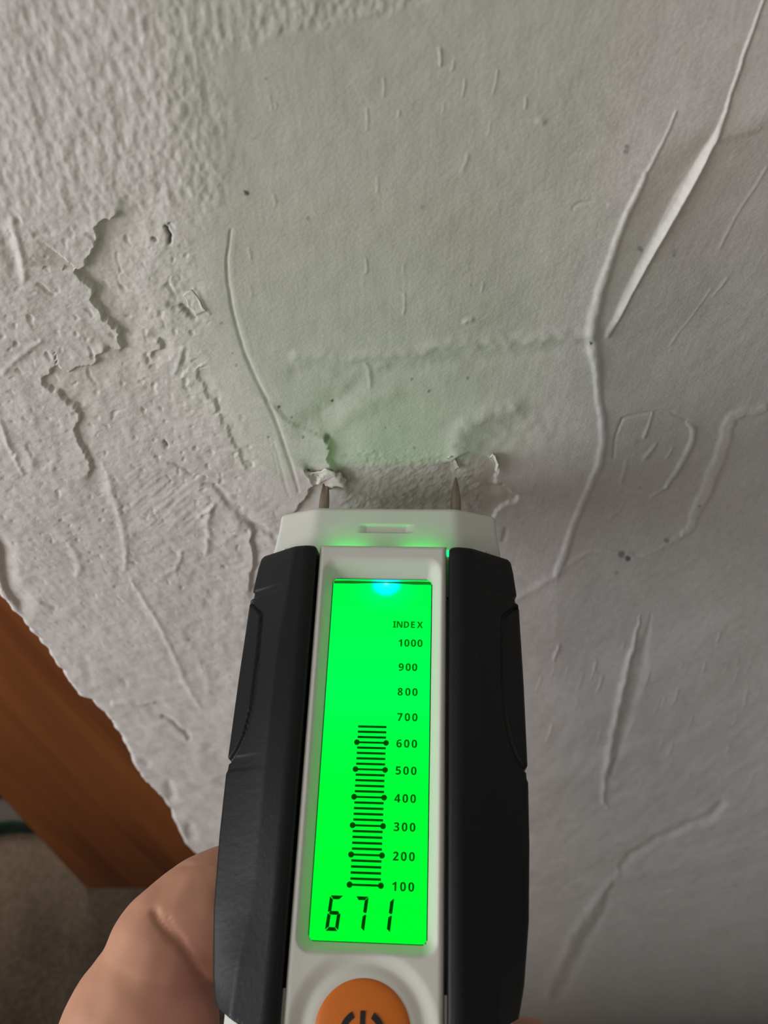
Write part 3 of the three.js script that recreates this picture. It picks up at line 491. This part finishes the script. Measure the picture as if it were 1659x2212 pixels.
// backlit display
{
  const K = 34, W = 18 * K, H = 60 * K, cv = document.createElement('canvas'); cv.width = W; cv.height = H;
  const c = cv.getContext('2d'), X = (u) => (u + 9) * K, Y = (v) => (30 - v) * K;
  let gr = c.createLinearGradient(0, 0, 0, H); gr.addColorStop(0, 'rgb(0,255,72)'); gr.addColorStop(0.35, 'rgb(0,255,82)'); gr.addColorStop(0.6, 'rgb(0,255,56)'); gr.addColorStop(1, 'rgb(0,255,46)');
  c.fillStyle = gr; c.fillRect(0, 0, W, H);
  c.save(); c.translate(X(0.75), Y(29.2)); c.scale(1, 0.9);                          // the lamp shines through behind the top edge
  gr = c.createRadialGradient(0, 0, 0, 0, 0, 7.5 * K); gr.addColorStop(0, 'rgba(0,255,170,0.9)'); gr.addColorStop(0.45, 'rgba(0,255,130,0.5)'); gr.addColorStop(1, 'rgba(0,255,90,0)');
  c.fillStyle = gr; c.fillRect(-9 * K, -1 * K, 18 * K, 9 * K);
  gr = c.createRadialGradient(0, 0, 0, 0, 0, 3.1 * K); gr.addColorStop(0, 'rgba(30,255,255,1)'); gr.addColorStop(0.72, 'rgba(0,255,255,0.95)'); gr.addColorStop(1, 'rgba(0,255,220,0)');
  c.fillStyle = gr; c.fillRect(-4 * K, -1 * K, 8 * K, 5 * K);
  gr = c.createRadialGradient(0, 0, 0, 0, 0, 0.8 * K); gr.addColorStop(0, 'rgba(130,255,255,1)'); gr.addColorStop(1, 'rgba(60,255,255,0)');
  c.fillStyle = gr; c.fillRect(-2 * K, -1 * K, 4 * K, 2 * K); c.restore();
  c.fillStyle = c.strokeStyle = 'rgb(0,66,0)'; c.lineCap = 'butt';
  const line = (x0, x1, v, t) => { c.lineWidth = t * K; c.beginPath(); c.moveTo(X(x0), Y(v)); c.lineTo(X(x1), Y(v)); c.stroke(); };
  const pitch = (0.27 + 21.94) / 25;
  for (let i = -3; i <= 25; i++) {
    const v = 0.27 - pitch * i, big = i >= 0 && i % 5 === 0;
    if (!big) line(-3.1, 1.72, v, 0.36);
    else { line(-3.1, 1.72, v, 0.32); for (const u of [-3.17, 1.76]) { c.beginPath(); c.arc(X(u), Y(v), 0.46 * K, 0, 7); c.fill(); } }
  }
  const put = (t, u, v, px, weight) => { c.font = (weight ? 'bold ' : '') + (px * K).toFixed(1) + 'px sans-serif'; c.textAlign = 'center'; c.textBaseline = 'alphabetic'; c.fillText(t, X(u), Y(v)); };
  const word = (s, us, v, size, tone, weight) => { c.fillStyle = tone; [...s].forEach((ch, i) => put(ch, us[i], v - size * 0.36, size, weight)); };
  word('INDEX', [2.5, 3.42, 4.62, 5.78, 7.05], 21.38, 1.7, 'rgb(0,112,0)', true);
  word('1000', [3.72, 4.8, 5.97, 7.12], 17.93, 1.85, 'rgb(0,104,0)', true);
  word('900', [3.92, 5.15, 6.28], 13.5, 1.85, 'rgb(0,102,0)', true);
  word('800', [3.88, 5.2, 6.42], 9.1, 1.85, 'rgb(0,100,0)', true);
  word('700', [3.95, 5.23, 6.5], 4.7, 1.85, 'rgb(0,96,0)', true);
  ['600', '500', '400', '300', '200', '100'].forEach((s, i) => word(s, [3.95, 5.23, 6.52], 0.27 - 4.442 * i, 1.86, `rgb(0,${86 - i * 4},0)`, true));
  // seven-segment reading
  c.fillStyle = 'rgb(0,60,0)';
  const poly = (p) => { c.beginPath(); p.forEach(([u, v], i) => (i ? c.lineTo(X(u), Y(v)) : c.moveTo(X(u), Y(v)))); c.closePath(); c.fill(); };
  function digit(ul, segs) {
    const top = -23.58, mid = -26.07, bot = -28.62, T = 0.54, w = 2.04, lean = (v) => (v - bot) * 0.1, P = (u, v) => [ul + u + lean(v), v], g = 0.07, h = T / 2;
    const S = {
      a: [P(0.12, top), P(w - 0.02, top), P(w - 0.56, top - T), P(0.54, top - T)],
      f: [P(0, top - 0.12), P(T, top - T - 0.1), P(T, mid + h - 0.02), P(0.12, mid + 0.12), P(0, mid + 0.2)],
      g: [P(0.2, mid), P(0.2 + h, mid + h), P(w - 0.2 - h, mid + h), P(w - 0.2, mid), P(w - 0.2 - h, mid - h), P(0.2 + h, mid - h)],
      e: [P(0, mid - 0.2), P(0.12, mid - 0.1), P(T, mid - h - 0.1), P(T, bot + T + 0.08), P(0, bot + 0.16)],
      d: [P(0.12, bot), P(w - 0.12, bot), P(w - 0.56, bot + T), P(0.56, bot + T)],
      b: [P(w, top - 0.12), P(w, mid + 0.25), P(w - 0.14, mid + 0.1), P(w - T, mid + h + 0.02), P(w - T, top - T - 0.06)],
      c: [P(w, mid - 0.12), P(w, bot + 0.16), P(w - T, bot + T + 0.06), P(w - T, mid - h - 0.08), P(w - 0.2, mid - 0.08)]
    };
    for (const k of segs) poly(S[k]);
  }
  digit(-6.62, 'afgedc'); digit(-2.62, 'abc'); digit(1.36, 'bc');
  const tex = new THREE.CanvasTexture(cv); tex.colorSpace = THREE.SRGBColorSpace; tex.magFilter = THREE.LinearFilter;
  const g = new THREE.ShapeGeometry(roundRect(9, 30, 0.8), 6), p = g.attributes.position, uv = new Float32Array(p.count * 2);
  for (let i = 0; i < p.count; i++) { uv[i * 2] = (p.getX(i) + 9) / 18; uv[i * 2 + 1] = (p.getY(i) + 30) / 60; }
  g.setAttribute('uv', new THREE.BufferAttribute(uv, 2));
  const face = new THREE.MeshStandardMaterial({ color: 0x000000, roughness: 1, emissive: 0xffffff, emissiveMap: tex, emissiveIntensity: 1.08 });
  face.specularIntensity = 0;
  const display = part('display', g, face);
  const back = new THREE.ExtrudeGeometry(roundRect(8.95, 29.95, 0.8), { depth: 0.9, bevelEnabled: false }); back.translate(0, 0, -0.95);
  part('display_tray', back, new THREE.MeshStandardMaterial({ color: 0x0a140a, roughness: 0.9 }), display);
  const edge = new THREE.Shape([[-8.9, 29.12], [-8.9, 29.6], [-6, 29.68], [0, 29.5], [0.6, 29.48], [1.2, 29.5], [6, 29.68], [8.7, 29.62], [8.9, 29.45], [8.95, 28.9], [8.7, 29.12], [6, 29.1], [1.2, 29.38], [0, 29.38], [-5, 29.14]].map((q) => new THREE.Vector2(...q)));
  const eg = new THREE.ExtrudeGeometry(edge, { depth: 0.15, bevelEnabled: false }); eg.translate(0, 0, 0.02);
  tag(part('display_edge', eg, new THREE.MeshStandardMaterial({ color: new THREE.Color(0.0, 0.12, 0.0), roughness: 0.6, emissive: new THREE.Color(0, 0.10, 0.004), emissiveIntensity: 1 }), display), 'dark green upper edge of the lit display');
  const glow = new THREE.RectAreaLight(new THREE.Color(0.0, 1, 0.07), 0.13, 0.018, 0.06); glow.name = 'display_light';
  meter.add(glow); glow.position.set(0, 0, 0.0004); glow.rotation.y = Math.PI;     // shines out of the display's face
}
// green light that leaks out of the seams between shells
{
  const leak = new THREE.MeshStandardMaterial({ color: 0x001000, emissive: new THREE.Color(0.0, 0.85, 0.08), emissiveIntensity: 7.0 });
  const bar = (x0, x1, y0, y1, z0, z1) => box(x0, x1, y0, y1, z0, z1);
  part('backlight_seam', mergeGeometries([bar(-10.5, -3.2, 36.25, 36.45, -2.75, -0.6), bar(3.2, 10.8, 36.25, 36.45, -2.75, -0.6)]), leak);
  part('backlight_seam', bar(11.78, 12.1, 34.6, 35.5, 0.6, 1.4), leak);
  }
// power button
{
  const orange = new THREE.MeshPhysicalMaterial({ color: new THREE.Color(0.62, 0.15, 0.006), roughness: 0.45 });
  const g = new THREE.LatheGeometry([[0.001, 2.95], [2, 2.93], [4, 2.82], [5.6, 2.66], [6.4, 2.5], [6.8, 2.34], [7.0, 2.1], [7.03, 1.8], [7.03, -0.5]].map(([x, y]) => new THREE.Vector2(x, y)).reverse(), 72);
  g.rotateX(Math.PI / 2); g.translate(0, -41.8, 0);
  const b = part('power_button', g, orange);
  const ink = new THREE.MeshStandardMaterial({ color: 0x0c0a0a, roughness: 0.6 }), arc = new THREE.Shape(), a0 = Math.PI / 2 + 0.5, a1 = Math.PI * 2.5 - 0.5;
  const yc = -42.1;
  arc.absarc(0, yc, 3.35, a0, a1, false); arc.absarc(0, yc, 2.45, a1, a0, true);
  const bar = roundRect(0.38, 1.75, 0.1, 0.0, -40.75);
  const mk = (s) => { const e = new THREE.ExtrudeGeometry(s, { depth: 0.1, bevelEnabled: false, curveSegments: 40 }); e.translate(0, 0, 2.9); return e; };
  part('power_symbol', mergeGeometries([mk(arc), mk(bar)]), ink, b);
}

// something dark green lying on the carpet beyond the upright
{
  const shoe = new THREE.Group(); shoe.name = 'slipper'; scene.add(shoe);
  const ry = (CY - 1790) / F, t = EYE / (sP - ry * cP), q = [(8 - CX) / F * t + 0.035, DIST - t * (cP + ry * sP) - 0.03];
  shoe.position.set(q[0], 0, q[1]); shoe.rotation.y = 0.1;
  tag(shoe, 'dark green slipper with a pale grey lining on the carpet at the left edge', 'slipper');
  const green = new THREE.MeshStandardMaterial({ color: new THREE.Color(0.02, 0.07, 0.05), roughness: 0.85 }), grey = new THREE.MeshStandardMaterial({ color: new THREE.Color(0.3, 0.29, 0.28), roughness: 0.95 });
  const foot = new THREE.Shape(); foot.moveTo(-0.13, -0.03); foot.bezierCurveTo(-0.14, 0.035, -0.09, 0.036, -0.02, 0.034); foot.bezierCurveTo(0.04, 0.045, 0.125, 0.055, 0.13, 0.0); foot.bezierCurveTo(0.13, -0.045, 0.05, -0.046, 0, -0.036); foot.bezierCurveTo(-0.06, -0.034, -0.12, -0.05, -0.13, -0.03);
  const outline = foot.getPoints(24), inner = new THREE.Shape(outline.map((p) => new THREE.Vector2(p.x * 0.93, p.y * 0.84)));
  const sole = new THREE.ExtrudeGeometry(foot, { depth: 0.012, bevelEnabled: true, bevelSize: 0.004, bevelThickness: 0.004, bevelSegments: 3 }); sole.rotateX(-Math.PI / 2); sole.translate(0, 0.004, 0);
  mesh('sole', sole, green, shoe);
  const ring = new THREE.Shape(outline); ring.holes.push(inner);
  const side = new THREE.ExtrudeGeometry(ring, { depth: 0.044, bevelEnabled: true, bevelSize: 0.0015, bevelThickness: 0.0015, bevelSegments: 2 }); side.rotateX(-Math.PI / 2); side.translate(0, 0.018, 0);
  mesh('upper', side, green, shoe);
  const pad = new THREE.ExtrudeGeometry(inner, { depth: 0.012, bevelEnabled: false }); pad.rotateX(-Math.PI / 2); pad.translate(0, 0.02, 0); mesh('insole', pad, grey, shoe);
  const toe = new THREE.SphereGeometry(1, 40, 20, 0, Math.PI * 2, 0, Math.PI / 2); toe.scale(0.06, 0.03, 0.042); toe.translate(0.066, 0.03, 0.003); mesh('toe_cap', toe, green, shoe);
}

// ---------------------------------------------------------------- the hand that holds it (same axes as the meter, millimetres)
{
  const V = (...a) => new THREE.Vector3(...a), bones = [];
  const chain = (...js) => { for (let i = 1; i < js.length; i++) bones.push({ a: V(...js[i - 1].slice(0, 3)), b: V(...js[i].slice(0, 3)), ra: js[i - 1][3], rb: js[i][3] }); };
  const groups = [];
  const group = (k, ...chains) => { const at = bones.length; chains.forEach((c) => chain(...c)); groups.push({ k, list: bones.slice(at) }); };
  // thumb: heel, joint, pad that presses the meter's flank
  group(1.2, [[-46, -70, -32, 17], [-40.6, -45, -25.5, 12.2], [-38.0, -34, -22.5, 9.6]]);
  group(1.2, [[-37.6, -30.4, -22.5, 8.9], [-31, -26, -25, 9.0], [-25.5, -22.5, -27.5, 8.0], [-22, -20.5, -29, 6.5]]);
  // palm behind the meter, running to the wrist
  group(6, [[-26, -80, -44, 14], [0, -70, -44, 13], [16, -66, -40, 11]], [[-34, -95, -38, 19], [-12, -96, -44, 17], [12, -92, -42, 13]], [[-22, -118, -42, 22], [-20, -128, -42, 22]]);
  // four fingers that wrap round the right flank
  group(0.8, [[14, -62, -40, 9.5], [31, -57, -39, 8.6], [34, -51, -31, 7.4], [25.8, -45.6, -21.4, 6.0]]);
  group(0.8, [[14, -80, -42, 9.5], [36, -74, -40, 9], [41, -70, -24, 8], [32, -67, -9, 6.6]]);
  group(0.8, [[12, -97, -42, 9.2], [35, -93, -40, 8.6], [39, -89, -25, 7.8], [31, -86, -11, 6.4]]);
  group(0.8, [[8, -112, -42, 8.5], [28, -110, -39, 7.6], [32, -106, -27, 6.8], [26, -103, -15, 5.6]]);
  const pa = V(), ba = V();
  const capsule = (p, q) => { pa.copy(p).sub(q.a); ba.copy(q.b).sub(q.a); const t = clamp(pa.dot(ba) / ba.lengthSq(), 0, 1); return pa.addScaledVector(ba, -t).length() - lerp(q.ra, q.rb, t); };
  const smin = (a, b, k) => { const h = Math.max(k - Math.abs(a - b), 0) / k; return Math.min(a, b) - h * h * k * 0.25; };
  const creases = [{ d: 0.6, w: 0.75, p: [[-37.8, -26.4], [-36.6, -27.8], [-34.7, -29.5], [-32.8, -30.8], [-31.1, -32.7], [-29.6, -35.0], [-28.0, -37.9], [-26.3, -41.6]] }, { d: 0.22, w: 0.45, p: [[-35.4, -27.1], [-33.9, -28.9], [-32.4, -30.3]] }];
  const p = V();
  const field = (x, y, z) => {
    p.set(x, y, z); let d = 1e3;
    for (const g of groups) { let e = 1e3; for (const q of g.list) e = smin(e, capsule(p, q), 6); d = d > 900 ? e : smin(d, e, g.k + 0.6); }
    if (z > -30 && x < -18 && x > -56 && y > -52 && y < -18) {                         // flexion creases at the thumb's joint
      for (const c of creases) { let m = 99; for (let i = 1; i < c.p.length; i++) { const a = c.p[i - 1], b = c.p[i], dx = b[0] - a[0], dy = b[1] - a[1], t = clamp(((x - a[0]) * dx + (y - a[1]) * dy) / (dx * dx + dy * dy), 0, 1); m = Math.min(m, Math.hypot(x - a[0] - dx * t, y - a[1] - dy * t)); } d += c.d * Math.exp(-m * m / (c.w * c.w)); }
      d += 0.22 * N(x / 4, y / 4, z / 5);
    }
    return d;
  };
  const lo = V(-68, -124, -66), size = 122, res = 200, mc = new MarchingCubes(res, new THREE.MeshStandardMaterial(), false, false, 400000);
  const cell = size / (res - 1) ;
  for (let k = 0; k < res; k++) for (let j = 0; j < res; j++) for (let i = 0; i < res; i++) {
    const x = lo.x + i * cell, y = lo.y + j * cell, z = lo.z + k * cell;
    mc.field[i + j * res + k * res * res] = z > 6 ? -20 : -field(x, y, z);
  }
  mc.isolation = 0; mc.update();
  const n = mc.count, P = mc.positionArray, pos = new Float32Array(n * 3), nor = new Float32Array(n * 3), col = new Float32Array(n * 3);
  const half = res / 2, e = 0.35;
  for (let i = 0; i < n; i++) {
    const x = lo.x + (P[i * 3] * half + half) * cell, y = lo.y + (P[i * 3 + 1] * half + half) * cell, z = lo.z + (P[i * 3 + 2] * half + half) * cell;
    const g = V(field(x + e, y, z) - field(x - e, y, z), field(x, y + e, z) - field(x, y - e, z), field(x, y, z + e) - field(x, y, z - e)).normalize();
    pos.set([x, y, z], i * 3); nor.set(g.toArray(), i * 3);
    const f = 0.5 + 0.5 * fbm(x / 9, y / 9, z / 9, 3), pink = smooth(9, 2, Math.hypot(x + 31, y + 34, z + 16)) * 0.5 + smooth(14, 4, Math.hypot(x + 28, y + 44, z + 14)) * 0.5;
    col.set([lerp(0.50, 0.57, f), lerp(0.25, 0.3, f) - 0.05 * pink, lerp(0.165, 0.2, f) - 0.005 * pink], i * 3);
  }
  const g = new THREE.BufferGeometry();
  g.setAttribute('position', new THREE.BufferAttribute(pos, 3)); g.setAttribute('normal', new THREE.BufferAttribute(nor, 3)); g.setAttribute('color', new THREE.BufferAttribute(col, 3));
  const hand = shade(new THREE.Mesh(mm(g), new THREE.MeshPhysicalMaterial({ vertexColors: true, roughness: 0.6, specularIntensity: 0.5 })));
  hand.name = 'person'; scene.add(hand); hand.applyMatrix4(meter.matrixWorld);
  tag(hand, 'bare left hand gripping the moisture meter from behind, bent thumb at its flank', 'person');
}

renderer.render(scene, camera);
